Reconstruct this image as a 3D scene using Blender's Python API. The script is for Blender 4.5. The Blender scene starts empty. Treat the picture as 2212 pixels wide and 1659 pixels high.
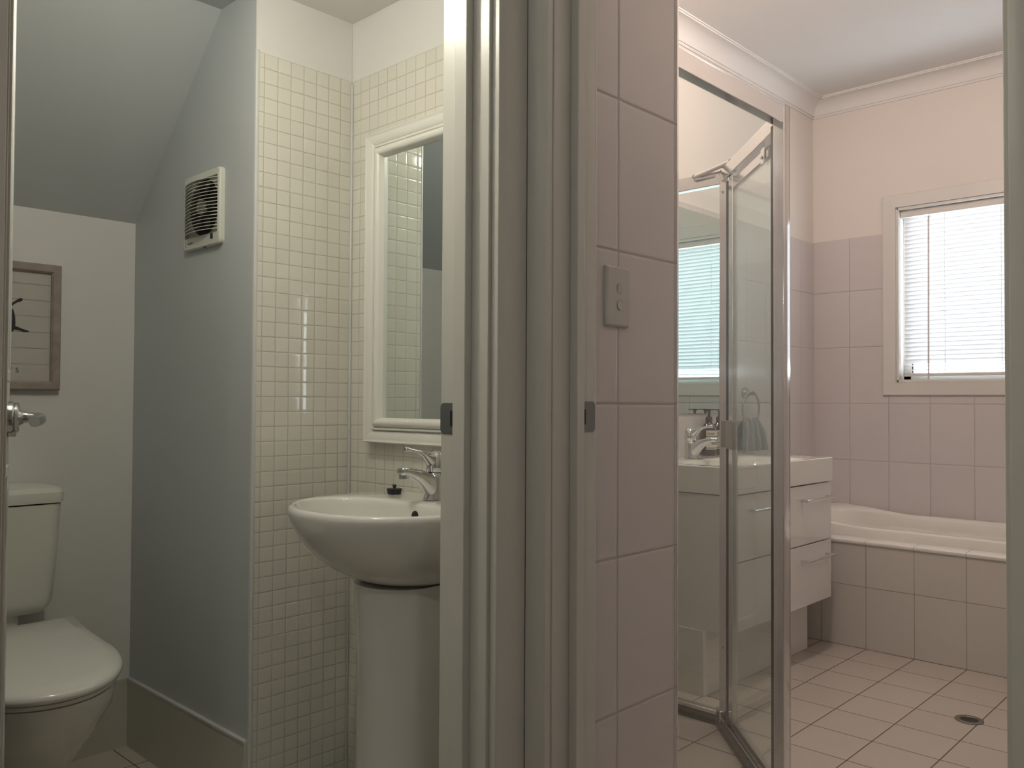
import bpy, bmesh, math, random
from mathutils import Vector, Matrix
random.seed(7)
S = bpy.context.scene
COL = S.collection
PI = math.pi

# ------------------------------------------------------------------ camera
CAM_H = 1.07
YAW, PITCH, ROLL, FPX = math.radians(43.488), math.radians(1.1458), math.radians(0.2965), 1837.07
fw = Vector((math.cos(YAW)*math.cos(PITCH), math.sin(YAW)*math.cos(PITCH), math.sin(PITCH)))
rt = Vector((math.sin(YAW), -math.cos(YAW), 0)); up = rt.cross(fw)
cr, sr = math.cos(ROLL), math.sin(ROLL)
rt, up = cr*rt + sr*up, -sr*rt + cr*up
cd = bpy.data.cameras.new('camera'); cam = bpy.data.objects.new('camera', cd); COL.objects.link(cam)
cam.matrix_world = Matrix(((rt.x, up.x, -fw.x, 0), (rt.y, up.y, -fw.y, 0), (rt.z, up.z, -fw.z, CAM_H), (0, 0, 0, 1)))
cd.sensor_width = 36; cd.lens = 36*FPX/2212; cd.clip_start = 0.02; cd.clip_end = 100
S.camera = cam

# ------------------------------------------------------------------ world, lights, exposure
S.view_settings.view_transform = 'Standard'; S.view_settings.look = 'None'
S.view_settings.gamma = 1; S.view_settings.use_curve_mapping = False
S.view_settings.exposure = 0.85
W = bpy.data.worlds.new('world'); S.world = W; W.use_nodes = True
bg = W.node_tree.nodes['Background']; bg.inputs[0].default_value = (0.93, 0.97, 1.0, 1); bg.inputs[1].default_value = 5.0

def area(name, loc, size, power, color, look=None, direction=None, portal=False, shape='RECTANGLE', spread=None):
    l = bpy.data.lights.new(name, 'AREA'); l.shape = shape; l.size = size[0]
    if shape == 'RECTANGLE': l.size_y = size[1]
    l.energy = power; l.color = color
    if spread: l.spread = spread
    o = bpy.data.objects.new(name, l); COL.objects.link(o); o.location = loc
    o.rotation_euler = Vector(direction).to_track_quat('-Z', 'Y').to_euler()
    if portal: l.cycles.is_portal = True
    return o
area('window_portal', (4.60, 1.08, 1.62), (0.98, 0.92), 1, (1, 1, 1), direction=(-1, 0, 0), portal=True)
area('hall_window_portal', (-1.19, -2.30, 1.44), (0.26, 1.08), 1, (1, 1, 1), direction=(0, 1, 0), portal=True)

# ------------------------------------------------------------------ materials
MAT = {}
def mat(name, color, rough=0.5, metal=0.0, noise=0.0, nscale=8.0, bump=0.0, bscale=200.0, coat=0.0, spec=0.5, sheen=0.0):
    m = bpy.data.materials.new(name); m.use_nodes = True; nt = m.node_tree; N = nt.nodes; L = nt.links
    b = N['Principled BSDF']; b.inputs['Base Color'].default_value = (*color, 1)
    b.inputs['Roughness'].default_value = rough; b.inputs['Metallic'].default_value = metal
    b.inputs['Coat Weight'].default_value = coat; b.inputs['Specular IOR Level'].default_value = spec
    b.inputs['Sheen Weight'].default_value = sheen
    g = N.new('ShaderNodeNewGeometry')
    if noise > 0:
        n = N.new('ShaderNodeTexNoise'); n.inputs['Scale'].default_value = nscale; n.inputs['Detail'].default_value = 4
        L.new(g.outputs['Position'], n.inputs['Vector'])
        mx = N.new('ShaderNodeMix'); mx.data_type = 'RGBA'
        mx.inputs[6].default_value = (*[c*(1-noise) for c in color], 1); mx.inputs[7].default_value = (*[min(1, c*(1+noise)) for c in color], 1)
        L.new(n.outputs['Fac'], mx.inputs[0]); L.new(mx.outputs[2], b.inputs['Base Color'])
    if bump > 0:
        n = N.new('ShaderNodeTexNoise'); n.inputs['Scale'].default_value = bscale; n.inputs['Detail'].default_value = 3
        L.new(g.outputs['Position'], n.inputs['Vector'])
        bp = N.new('ShaderNodeBump'); bp.inputs['Strength'].default_value = bump; bp.inputs['Distance'].default_value = 0.002
        L.new(n.outputs['Fac'], bp.inputs['Height']); L.new(bp.outputs['Normal'], b.inputs['Normal'])
    MAT[name] = m
    return m

def tile(name, color, grout, ax, size, off, gw, rough=0.15, tilt=0.0, var=0.02, depth=0.0006, groove=1.0, wave=0.0, pillow=0.0):
    """square tiles laid on a world axis pair; ax = indices of the two world axes"""
    m = bpy.data.materials.new(name); m.use_nodes = True; nt = m.node_tree; N = nt.nodes; L = nt.links
    b = N['Principled BSDF']
    g = N.new('ShaderNodeNewGeometry'); sp = N.new('ShaderNodeSeparateXYZ'); L.new(g.outputs['Position'], sp.inputs[0])
    def math_(op, a, c=None, clamp=False):
        n = N.new('ShaderNodeMath'); n.operation = op; n.use_clamp = clamp
        for i, v in enumerate((a, c)):
            if v is None: continue
            if isinstance(v, (int, float)): n.inputs[i].default_value = v
            else: L.new(v, n.inputs[i])
        return n.outputs[0]
    masks = []; fl = []; cen = []
    for k in range(2):
        u = math_('DIVIDE', math_('SUBTRACT', sp.outputs[ax[k]], off[k]), size[k])
        fr = math_('FRACT', u); fl.append(math_('FLOOR', u)); c = math_('SUBTRACT', fr, 0.5); cen.append(c)
        d = math_('MULTIPLY', math_('SUBTRACT', 0.5, math_('ABSOLUTE', c)), size[k])   # metres from joint
        masks.append(math_('DIVIDE', math_('SUBTRACT', d, gw*0.3), gw*0.4, True))
    mk = math_('MULTIPLY', masks[0], masks[1])
    cb = N.new('ShaderNodeCombineXYZ'); L.new(fl[0], cb.inputs[0]); L.new(fl[1], cb.inputs[1])
    wn = N.new('ShaderNodeTexWhiteNoise'); wn.noise_dimensions = '3D'; L.new(cb.outputs[0], wn.inputs['Vector'])
    sc = N.new('ShaderNodeSeparateXYZ'); L.new(wn.outputs['Color'], sc.inputs[0])
    mx = N.new('ShaderNodeMix'); mx.data_type = 'RGBA'
    mx.inputs[6].default_value = (*[c*(1-var) for c in color], 1); mx.inputs[7].default_value = (*[min(1, c*(1+var)) for c in color], 1)
    L.new(wn.outputs['Value'], mx.inputs[0])
    m2 = N.new('ShaderNodeMix'); m2.data_type = 'RGBA'; m2.inputs[6].default_value = (*grout, 1)
    L.new(mk, m2.inputs[0]); L.new(mx.outputs[2], m2.inputs[7]); L.new(m2.outputs[2], b.inputs['Base Color'])
    rg = math_('SUBTRACT', 0.75, math_('MULTIPLY', mk, 0.75-rough)); L.new(rg, b.inputs['Roughness'])
    h = math_('MULTIPLY', mk, depth*groove)
    if pillow > 0:
        for k in range(2):
            tt = math_('DIVIDE', math_('SUBTRACT', math_('MULTIPLY', math_('SUBTRACT', 0.5, math_('ABSOLUTE', cen[k])), size[k]), gw*0.5), 0.005, True)
            q = math_('SUBTRACT', 1.0, tt); q = math_('SUBTRACT', 1.0, math_('MULTIPLY', q, q))
            h = math_('ADD', h, math_('MULTIPLY', q, pillow))
    if tilt > 0:
        for k in range(2):
            r = math_('MULTIPLY', math_('SUBTRACT', sc.outputs[k], 0.5), tilt*size[k])
            h = math_('ADD', h, math_('MULTIPLY', math_('MULTIPLY', cen[k], r), mk))
    if wave > 0:
        nz = N.new('ShaderNodeTexNoise'); nz.inputs['Scale'].default_value = 9; nz.inputs['Detail'].default_value = 1
        L.new(g.outputs['Position'], nz.inputs['Vector']); h = math_('ADD', h, math_('MULTIPLY', nz.outputs['Fac'], wave))
    bp = N.new('ShaderNodeBump'); bp.inputs['Strength'].default_value = 1; bp.inputs['Distance'].default_value = 1
    L.new(h, bp.inputs['Height']); L.new(bp.outputs['Normal'], b.inputs['Normal'])
    MAT[name] = m
    return m

def glassmat(name, tint, base=0.045, rough=0.0):
    m = bpy.data.materials.new(name); m.use_nodes = True; nt = m.node_tree; N = nt.nodes; L = nt.links
    N.remove(N['Principled BSDF']); out = N['Material Output']
    t = N.new('ShaderNodeBsdfTransparent'); t.inputs[0].default_value = (*tint, 1)
    gl = N.new('ShaderNodeBsdfGlossy'); gl.inputs['Roughness'].default_value = rough; gl.inputs[0].default_value = (0.95, 1, 0.99, 1)
    lw = N.new('ShaderNodeLayerWeight'); lw.inputs['Blend'].default_value = 0.5
    p = N.new('ShaderNodeMath'); p.operation = 'POWER'; p.inputs[1].default_value = 5.0; L.new(lw.outputs['Facing'], p.inputs[0])
    a = N.new('ShaderNodeMath'); a.operation = 'MULTIPLY_ADD'; a.inputs[1].default_value = 1-base; a.inputs[2].default_value = base
    L.new(p.outputs[0], a.inputs[0])
    mx = N.new('ShaderNodeMixShader'); L.new(a.outputs[0], mx.inputs[0]); L.new(t.outputs[0], mx.inputs[1]); L.new(gl.outputs[0], mx.inputs[2])
    L.new(mx.outputs[0], out.inputs['Surface']); MAT[name] = m
    return m

def emitmat(name, color, strength):
    m = bpy.data.materials.new(name); m.use_nodes = True; nt = m.node_tree; N = nt.nodes
    N.remove(N['Principled BSDF']); e = N.new('ShaderNodeEmission'); e.inputs[0].default_value = (*color, 1); e.inputs[1].default_value = strength
    nt.links.new(e.outputs[0], N['Material Output'].inputs['Surface']); MAT[name] = m
    return m

def slatmat(name, color, tr):
    m = bpy.data.materials.new(name); m.use_nodes = True; nt = m.node_tree; N = nt.nodes; L = nt.links
    N.remove(N['Principled BSDF']); d = N.new('ShaderNodeBsdfDiffuse'); t = N.new('ShaderNodeBsdfTranslucent')
    d.inputs[0].default_value = (*color, 1); t.inputs[0].default_value = (*color, 1)
    mx = N.new('ShaderNodeMixShader'); mx.inputs[0].default_value = tr
    L.new(d.outputs[0], mx.inputs[1]); L.new(t.outputs[0], mx.inputs[2]); L.new(mx.outputs[0], N['Material Output'].inputs['Surface'])
    MAT[name] = m
    return m

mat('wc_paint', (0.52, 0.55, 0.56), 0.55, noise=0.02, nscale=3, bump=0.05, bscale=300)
mat('white_paint', (0.74, 0.73, 0.71), 0.55, noise=0.015, nscale=3, bump=0.05, bscale=300)
mat('ceiling_paint', (0.78, 0.78, 0.77), 0.7, noise=0.015, nscale=3)
mat('bath_paint', (0.78, 0.74, 0.70), 0.5, noise=0.015, nscale=3)
mat('trim_paint', (0.66, 0.65, 0.60), 0.32, noise=0.02, nscale=5, bump=0.03, bscale=120)
mat('hall_paint', (0.62, 0.60, 0.56), 0.6, noise=0.02, nscale=2)
mat('door_paint', (0.66, 0.67, 0.66), 0.3, noise=0.01, nscale=4)
mat('porcelain', (0.80, 0.79, 0.75), 0.08, coat=0.5, noise=0.01, nscale=2)
mat('lid_plastic', (0.78, 0.77, 0.73), 0.14, noise=0.01, nscale=2)
mat('cistern_plastic', (0.72, 0.72, 0.66), 0.3, noise=0.01, nscale=2)
mat('frame_white', (0.80, 0.79, 0.74), 0.28, noise=0.01, nscale=5)
mat('gloss_white', (0.78, 0.77, 0.74), 0.07, coat=0.3, noise=0.01, nscale=3)
mat('chrome', (0.72, 0.72, 0.73), 0.05, metal=1.0)
mat('satin_chrome', (0.60, 0.60, 0.60), 0.22, metal=1.0, bump=0.02, bscale=400)
mat('aluminium', (0.76, 0.76, 0.77), 0.13, metal=1.0)
mat('dark_chrome', (0.36, 0.37, 0.38), 0.08, metal=1.0)
mat('strike_metal', (0.24, 0.25, 0.26), 0.38, metal=1.0)
mat('dark_void', (0.015, 0.015, 0.015), 0.6)
mat('black_rubber', (0.012, 0.012, 0.014), 0.35)
mat('seal_rubber', (0.06, 0.055, 0.05), 0.6, noise=0.3, nscale=60)
mat('grey_plastic', (0.36, 0.37, 0.35), 0.35)
mat('pull_plastic', (0.32, 0.32, 0.29), 0.4)
mat('fan_plastic', (0.66, 0.67, 0.60), 0.35)
mat('fan_dark', (0.07, 0.07, 0.065), 0.6)
mat('switch_plastic', (0.55, 0.54, 0.50), 0.25)
mat('amber_glass', (0.018, 0.014, 0.014), 0.08, coat=0.6)
mat('pump_black', (0.015, 0.015, 0.017), 0.3)
mat('label_cream', (0.62, 0.60, 0.52), 0.6)
mat('label_dark', (0.05, 0.05, 0.05), 0.6)
mat('towel_cloth', (0.105, 0.165, 0.19), 0.95, noise=0.25, nscale=120, bump=0.9, bscale=260, sheen=0.4)
mat('weathered_wood', (0.34, 0.285, 0.255), 0.75, noise=0.35, nscale=30, bump=0.3, bscale=90)
mat('board_white', (0.52, 0.50, 0.46), 0.7, noise=0.05, nscale=20)
mat('board_groove', (0.26, 0.25, 0.23), 0.8)
mat('ink_black', (0.035, 0.035, 0.037), 0.8, noise=0.3, nscale=150)
mat('grille_metal', (0.22, 0.20, 0.17), 0.4, metal=0.7)
mat('bead_plastic', (0.62, 0.63, 0.62), 0.35)
mat('hall_floor_wood', (0.16, 0.10, 0.06), 0.35, noise=0.25, nscale=12)
mat('wand_plastic', (0.62, 0.58, 0.56), 0.3)
mat('window_paint', (0.72, 0.71, 0.68), 0.3, noise=0.01)
mat('cord_white', (0.8, 0.8, 0.8), 0.7)
mat('logo_grey', (0.22, 0.23, 0.21), 0.6)
mat('mirror_silver', (0.80, 0.86, 0.85), 0.0, metal=1.0)
mat('mirror_cyan', (0.66, 0.80, 0.80), 0.0, metal=1.0)
glassmat('shower_glass', (0.965, 0.985, 0.975), 0.05)
glassmat('window_glass', (0.96, 0.98, 0.99), 0.05)
slatmat('blind_slat', (0.88, 0.89, 0.90), 0.28)
emitmat('lamp_warm', (1.0, 0.80, 0.52), 8)
emitmat('lamp_peach', (1.0, 0.74, 0.52), 12)

GR = (0.33, 0.31, 0.27)
tile('mosaic_y', (0.72, 0.70, 0.63), (0.57, 0.55, 0.48), (0, 2), (0.0392, 0.0385), (1.411, 1.963), 0.0019, rough=0.045, tilt=0.008, var=0.02, pillow=0.00025)
tile('mosaic_x', (0.72, 0.70, 0.63), (0.57, 0.55, 0.48), (1, 2), (0.0392, 0.0385), (1.962, 1.963), 0.0019, rough=0.045, tilt=0.008, var=0.02, pillow=0.00025)
tile('wall_tile_x', (0.64, 0.605, 0.60), (0.49, 0.455, 0.435), (1, 2), (0.2, 0.297), (2.0, 1.065), 0.0042, rough=0.16, tilt=0.004, var=0.015, wave=0.0004, pillow=0.0007)
tile('wall_tile_y', (0.64, 0.605, 0.60), (0.49, 0.455, 0.435), (0, 2), (0.2, 0.297), (1.536, 1.065), 0.0042, rough=0.14, tilt=0.004, var=0.015, wave=0.0004, pillow=0.0007)
tile('apron_tile', (0.62, 0.60, 0.56), (0.36, 0.34, 0.30), (1, 2), (0.2, 0.268), (1.636, 0.0), 0.003, rough=0.22, tilt=0.004, var=0.02, wave=0.0003)
tile('floor_tile', (0.51, 0.465, 0.415), (0.10, 0.065, 0.045), (0, 1), (0.2, 0.2), (3.755, 1.636), 0.0036, rough=0.30, tilt=0.003, var=0.025)
tile('wc_floor_tile', (0.60, 0.545, 0.48), (0.10, 0.065, 0.045), (0, 1), (0.2, 0.2), (1.065, 2.525), 0.0034, rough=0.30, tilt=0.003, var=0.025)
tile('skirt_tile', (0.56, 0.54, 0.47), (0.20, 0.18, 0.15), (0, 1), (9.0, 9.0), (-3, -3), 0.0030, rough=0.3, tilt=0.0, var=0.01)

# ------------------------------------------------------------------ mesh helpers
OFF = {}
def link(name, me, m=None, parent=None, origin=(0, 0, 0), smooth=True, angle=35, bevel=0.0, seg=2):
    o = bpy.data.objects.new(name, me); COL.objects.link(o)
    po = Vector((0, 0, 0))
    if parent is not None:
        po = OFF[parent.name]; o.parent = parent; OFF[o.name] = po
        me.transform(Matrix.Translation(-po))
    else:
        org = Vector(origin); me.transform(Matrix.Translation(-org)); o.location = org; OFF[o.name] = org
    if m: me.materials.append(MAT[m])
    if smooth:
        me.shade_smooth(); me.set_sharp_from_angle(angle=math.radians(angle))
    if bevel > 0:
        b = o.modifiers.new('bevel', 'BEVEL'); b.width = bevel; b.segments = seg; b.limit_method = 'ANGLE'; b.angle_limit = math.radians(50)
        b.harden_normals = False
    return o
def obj(name, bm, m=None, parent=None, **k):
    bmesh.ops.recalc_face_normals(bm, faces=bm.faces[:])
    me = bpy.data.meshes.new(name); bm.to_mesh(me); bm.free()
    return link(name, me, m, parent, **k)
def thing(name, label, cat, loc, group=None):
    o = bpy.data.objects.new(name, None); COL.objects.link(o); o.location = loc; OFF[o.name] = Vector(loc)
    o.empty_display_size = 0.05
    return tag(o, label, cat, group)
def tag(o, label, cat, group=None):
    o['label'] = label; o['category'] = cat
    if group: o['group'] = group
    return o
def struct(o, label=None, cat=None):
    o['kind'] = 'structure'
    if label: o['label'] = label; o['category'] = cat
    return o
def B(): return bmesh.new()
def box(bm, lo, hi, M=None):
    vs = [bm.verts.new((x, y, z)) for x in (lo[0], hi[0]) for y in (lo[1], hi[1]) for z in (lo[2], hi[2])]
    for f in ((0, 1, 3, 2), (4, 6, 7, 5), (0, 4, 5, 1), (2, 3, 7, 6), (0, 2, 6, 4), (1, 5, 7, 3)): bm.faces.new([vs[i] for i in f])
    if M: bmesh.ops.transform(bm, matrix=M, verts=vs)
    return vs
def bx(lo, hi, M=None):
    bm = B(); box(bm, lo, hi, M); return bm
def loft(bm, rings, close=True, cap0=True, cap1=True):
    vr = [[bm.verts.new(p) for p in r] for r in rings]
    n = len(vr[0])
    for a, b in zip(vr, vr[1:]):
        for i in range(n if close else n-1):
            j = (i+1) % n
            bm.faces.new((a[i], a[j], b[j], b[i]))
    if cap0: bm.faces.new(vr[0][::-1])
    if cap1: bm.faces.new(vr[-1])
    return vr
def frame_axes(d):
    d = d.normalized(); a = Vector((0, 0, 1)) if abs(d.z) < 0.9 else Vector((1, 0, 0))
    u = d.cross(a).normalized(); v = u.cross(d).normalized(); return u, v
def tube(bm, pts, rad, n=16, caps=True):
    """pts list of Vectors; rad scalar or list of scalars / (ru, rv)"""
    pts = [Vector(p) for p in pts]
    if not isinstance(rad, (list, tuple)): rad = [rad]*len(pts)
    u = None; rings = []
    for i, p in enumerate(pts):
        d = (pts[min(i+1, len(pts)-1)]-pts[max(i-1, 0)]).normalized()
        if u is None: u, v = frame_axes(d)
        else:
            u = (u-d*u.dot(d)).normalized(); v = u.cross(d).normalized()
        r = rad[i]; ru, rv = r if isinstance(r, (list, tuple)) else (r, r)
        rings.append([p+u*ru*math.cos(t)+v*rv*math.sin(t) for t in [2*PI*k/n for k in range(n)]])
    loft(bm, rings, cap0=caps, cap1=caps)
def lathe(bm, prof, c, axis=(0, 0, 1), n=32, cap=True):
    """prof: list of (r, h) along axis from c"""
    ax = Vector(axis).normalized(); u, v = frame_axes(ax); c = Vector(c)
    rings = [[c+ax*h+(u*math.cos(t)+v*math.sin(t))*max(r, 1e-5) for t in [2*PI*k/n for k in range(n)]] for r, h in prof]
    loft(bm, rings, cap0=cap, cap1=cap)
def prism(bm, poly, z0, z1, axis=2):
    def P(p, z):
        if axis == 2: return (p[0], p[1], z)
        if axis == 1: return (p[0], z, p[1])
        return (z, p[0], p[1])
    loft(bm, [[P(p, z0) for p in poly], [P(p, z1) for p in poly]])
def rrect(cx, cy, hx, hy, r, n=6):
    out = []
    for sx, sy, a0 in ((1, 1, 0), (-1, 1, 90), (-1, -1, 180), (1, -1, 270)):
        for k in range(n+1):
            a = math.radians(a0+90*k/n); out.append((cx+sx*(hx-r)+r*math.cos(a), cy+sy*(hy-r)+r*math.sin(a)))
    return out
def polar(poly, c, n):
    """resample polygon by n rays from c"""
    out = []
    for k in range(n):
        t = 2*PI*k/n; d = (math.cos(t), math.sin(t)); best = None
        for i in range(len(poly)):
            a, b = poly[i], poly[(i+1) % len(poly)]
            ex, ey = b[0]-a[0], b[1]-a[1]; den = d[0]*ey-d[1]*ex
            if abs(den) < 1e-12: continue
            s = ((a[0]-c[0])*ey-(a[1]-c[1])*ex)/den; q = ((a[0]-c[0])*d[1]-(a[1]-c[1])*d[0])/den
            if s > 0 and -1e-9 <= q <= 1+1e-9 and (best is None or s > best): best = s
        out.append((c[0]+d[0]*best, c[1]+d[1]*best))
    return out
def textmesh(body, size, M, depth=0.0004, font_align='LEFT'):
    cu = bpy.data.curves.new('lettering', 'FONT'); cu.body = body; cu.size = size; cu.extrude = depth; cu.align_x = font_align
    o = bpy.data.objects.new('lettering', cu); COL.objects.link(o)
    dg = bpy.context.evaluated_depsgraph_get(); me = bpy.data.meshes.new_from_object(o.evaluated_get(dg))
    bpy.data.objects.remove(o); bpy.data.curves.remove(cu); me.transform(M); me.materials.clear(); return me
def axes(o, x, y, z):
    x, y, z = Vector(x), Vector(y), Vector(z)
    return Matrix(((x.x, y.x, z.x, o[0]), (x.y, y.y, z.y, o[1]), (x.z, y.z, z.z, o[2]), (0, 0, 0, 1)))

# ------------------------------------------------------------------ the setting
HZ = 2.6
struct(obj('floor', bx((1.24, 0.08, -0.1), (4.6, 2.12, 0)), 'floor_tile', smooth=False), 'white square floor tiles with brown grout in the bathroom', 'floor')
struct(obj('floor', bx((0.0, 1.09, -0.1), (1.54, 2.8, -0.0)), 'wc_floor_tile', smooth=False), 'white tiled floor of the toilet room', 'floor')
struct(obj('floor', bx((-2.0, -2.4, -0.1), (1.24, 1.09, 0)), 'hall_floor_wood', smooth=False), 'dark timber floor of the hall', 'floor')
# bathroom shell
bm = B(); box(bm, (1.545, 2.0, 0), (4.6, 2.12, 2.8)); struct(obj('wall_vanity', bm, 'bath_paint', smooth=False))
bm = B(); box(bm, (1.55, 1.992, 0), (4.492, 2.0, 1.936)); struct(obj('wall_vanity_tiles', bm, 'wall_tile_y', smooth=False))
WY0, WY1, WZ0, WZ1 = 0.62, 1.555, 1.178, 2.062
bm = B()
box(bm, (4.5, 0.08, 0), (4.6, WY0, 2.8)); box(bm, (4.5, WY1, 0), (4.6, 2.0, 2.8)); box(bm, (4.5, WY0, 0), (4.6, WY1, WZ0)); box(bm, (4.5, WY0, WZ1), (4.6, WY1, 2.8))
struct(obj('wall_window', bm, 'bath_paint', smooth=False))
bm = B()
box(bm, (4.492, 0.2, 0.46), (4.5, WY0, 1.942)); box(bm, (4.492, WY1, 0.46), (4.5, 2.0, 1.942)); box(bm, (4.492, WY0, 0.46), (4.5, WY1, WZ0))
struct(obj('wall_window_tiles', bm, 'wall_tile_x', smooth=False))
struct(obj('wall_right', bx((1.24, 0.08, 0), (4.5, 0.2, 2.8)), 'bath_paint', smooth=False))
struct(obj('wall_right_tiles', bx((1.2405, 0.2, 0), (4.492, 0.208, 1.942)), 'wall_tile_y', smooth=False))
struct(obj('ceiling', bx((1.2375, 0.08, 2.71), (4.6, 2.12, 2.8)), 'ceiling_paint', smooth=False), 'white bathroom ceiling', 'ceiling')
# nib block between shower and WC (paint) and its tiled face
bm = B(); box(bm, (1.4118, 1.152, 0), (1.541, 2.12, 2.8)); box(bm, (1.24, 0.993, 0), (1.541, 1.1515, 2.8))
struct(obj('wall_nib', bm, 'white_paint', smooth=False))
bm = B(); box(bm, (1.2405, 0.985, 0), (1.545, 0.993, 1.961)); box(bm, (1.541, 0.993, 0), (1.549, 1.992, 1.961))
struct(obj('wall_nib_tiles', bm, 'wall_tile_y', smooth=False))
# cornices: cove profile in bathroom
def cove(p0, p1, nrm, z0, z1, d):
    bm = B(); n = Vector((nrm[0], nrm[1], 0)); prof = [(0, z0), (0.006, z0), (0.006, z0+0.012)]
    for k in range(9):
        a = PI/2*k/8; prof.append((0.012+(d-0.024)*(1-math.cos(a)), z0+0.012+(z1-z0-0.024)*math.sin(a)))
    prof += [(d-0.006, z1-0.012), (d-0.006, z1-0.006), (d, z1-0.006), (d, z1), (0, z1)]
    loft(bm, [[Vector(p)+n*a+Vector((0, 0, z)) for a, z in prof] for p in (p0, p1)])
    return bm
struct(obj('trim_1', cove((1.5, 2.0, 0), (4.5, 2.0, 0), (0, -1), 2.622, 2.71, 0.09), 'ceiling_paint', angle=30), 'white cove cornice above the vanity wall', 'cornice')
struct(obj('trim_2', cove((4.5, 2.0, 0), (4.5, 0.2, 0), (-1, 0), 2.622, 2.71, 0.09), 'ceiling_paint', angle=30), 'white cove cornice above the window wall', 'cornice')
# WC shell
struct(obj('wall_toilet', bx((0.0, 2.69, 0), (1.7, 2.8, 2.8)), 'white_paint', smooth=False))
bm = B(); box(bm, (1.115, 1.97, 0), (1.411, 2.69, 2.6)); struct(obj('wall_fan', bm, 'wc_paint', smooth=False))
bm = B(); box(bm, (1.1148, 1.9655, 1.955), (1.411, 1.97, 2.13)); struct(obj('wall_fan_return', bm, 'white_paint', smooth=False))
struct(obj('wall_mosaic', bx((1.119, 1.962, 0), (1.411, 1.970, 1.963)), 'mosaic_y', smooth=False))
struct(obj('wall_mirror_mosaic', bx((1.411, 1.152, 0), (1.4118, 1.970, 1.963)), 'mosaic_x', smooth=False))
struct(obj('wall_left', bx((0.0, 1.152, 0), (0.15, 2.69, 2.6)), 'white_paint', smooth=False))
# flat ceiling and the stair-slope ceiling
SL = 0.95; ys = 2.69-(2.13-1.62)/SL
struct(obj('ceiling', bx((0.0, 1.0325, 2.13), (1.411, 1.97, 2.6)), 'white_paint', smooth=False), 'low white ceiling above the pedestal basin', 'ceiling')
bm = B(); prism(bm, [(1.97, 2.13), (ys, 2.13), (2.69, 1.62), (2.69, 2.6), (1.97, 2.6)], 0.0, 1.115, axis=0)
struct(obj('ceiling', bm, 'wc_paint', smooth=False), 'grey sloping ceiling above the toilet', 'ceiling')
# WC front wall (door wall) : y 1.0325..1.152
bm = B(); box(bm, (1.028+0.018, 1.0325, 0), (1.24, 1.152, 2.6)); box(bm, (1.24, 1.152-0.001, 0), (1.411, 1.152, 2.6)); box(bm, (-2.0, 1.0325, 0), (0.272, 1.152, 2.6)); box(bm, (0.272, 1.0325, 2.06), (1.046, 1.152, 2.6))
struct(obj('wall_hall_left', bm, 'hall_paint', smooth=False))
# bathroom door wall : x 1.122..1.2375
bm = B(); box(bm, (1.122, -2.4, 0), (1.24, 0.242, 2.8)); box(bm, (1.122, 0.984, 0), (1.24, 1.0325, 2.8)); box(bm, (1.122, 0.242, 2.06), (1.24, 0.984, 2.8))
struct(obj('wall_hall_right', bm, 'hall_paint', smooth=False))
# hall shell behind the camera with a window
bm = B(); box(bm, (-2.0, -2.3, 0), (-1.320, -2.2, 2.6)); box(bm, (-1.060, -2.3, 0), (1.122, -2.2, 2.6)); box(bm, (-1.320, -2.3, 0), (-1.060, -2.2, 0.9)); box(bm, (-1.320, -2.3, 1.98), (-1.060, -2.2, 2.6))
struct(obj('wall_hall_back', bm, 'hall_paint', smooth=False))
struct(obj('wall_hall_side', bx((-2.0, -2.2, 0), (-1.9, 1.0325, 2.6)), 'hall_paint', smooth=False))
struct(obj('ceiling', bx((-2.0, -2.3, 2.5), (1.122, 1.0325, 2.6)), 'ceiling_paint', smooth=False), 'white hall ceiling', 'ceiling')
bm = B(); box(bm, (-1.320, -2.29, 0.9), (-1.292, -2.23, 1.98)); box(bm, (-1.088, -2.29, 0.9), (-1.060, -2.23, 1.98)); box(bm, (-1.168, -2.29, 0.9), (-1.120, -2.23, 1.98)); box(bm, (-1.292, -2.29, 0.9), (-1.088, -2.23, 0.94)); box(bm, (-1.292, -2.29, 1.94), (-1.088, -2.23, 1.98))
struct(obj('window_2', bm, 'window_paint', smooth=False), 'narrow two-light hall window', 'window')

# --- door frames: jambs, stops, architraves
def splay(bm, a, b, inner, depth, z0, z1): pass
# WC frame (trim_3) : jamb faces x=1.028 (right) and x=0.290 (left)
XJ, XL = 1.028, 0.290
bm = B()
box(bm, (XJ, 1.0325, 0), (XJ+0.018, 1.152, 2.05)); box(bm, (XL-0.018, 1.0325, 0), (XL, 1.152, 2.05)); box(bm, (XL-0.018, 1.0325, 2.032), (XJ+0.018, 1.152, 2.05))
jw = struct(obj('trim_3', bm, 'trim_paint', bevel=0.0015), 'cream painted frame of the toilet room doorway', 'door frame')
bm = B(); box(bm, (1.0117, 1.073, 0), (XJ, 1.104, 2.032)); box(bm, (XL, 1.073, 0), (XL+0.0145, 1.104, 2.032)); box(bm, (XL, 1.073, 2.018), (XJ, 1.104, 2.032))
obj('door_stop', bm, 'trim_paint', jw, bevel=0.0015)
def architrave_poly(e, w, t, sgn):
    # (along, out) profile; e inner edge, w width, t thickness, out measured from wall
    return [(e, 0), (e, t*0.72), (e+sgn*0.008, t*0.86), (e+sgn*0.018, t), (e+sgn*w, t), (e+sgn*w, 0)]
bm = B()
prism(bm, [(a, 1.0325-o) for a, o in architrave_poly(1.035, 0.065, 0.023, 1)], 0, 2.1)
prism(bm, [(a, 1.0325-o) for a, o in architrave_poly(XL-0.007, 0.065, 0.023, -1)], 0, 2.1)
box(bm, (XL-0.07, 1.0095, 2.04), (1.10, 1.0325, 2.105))
obj('architrave', bm, 'trim_paint', jw, bevel=0.001)
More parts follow.
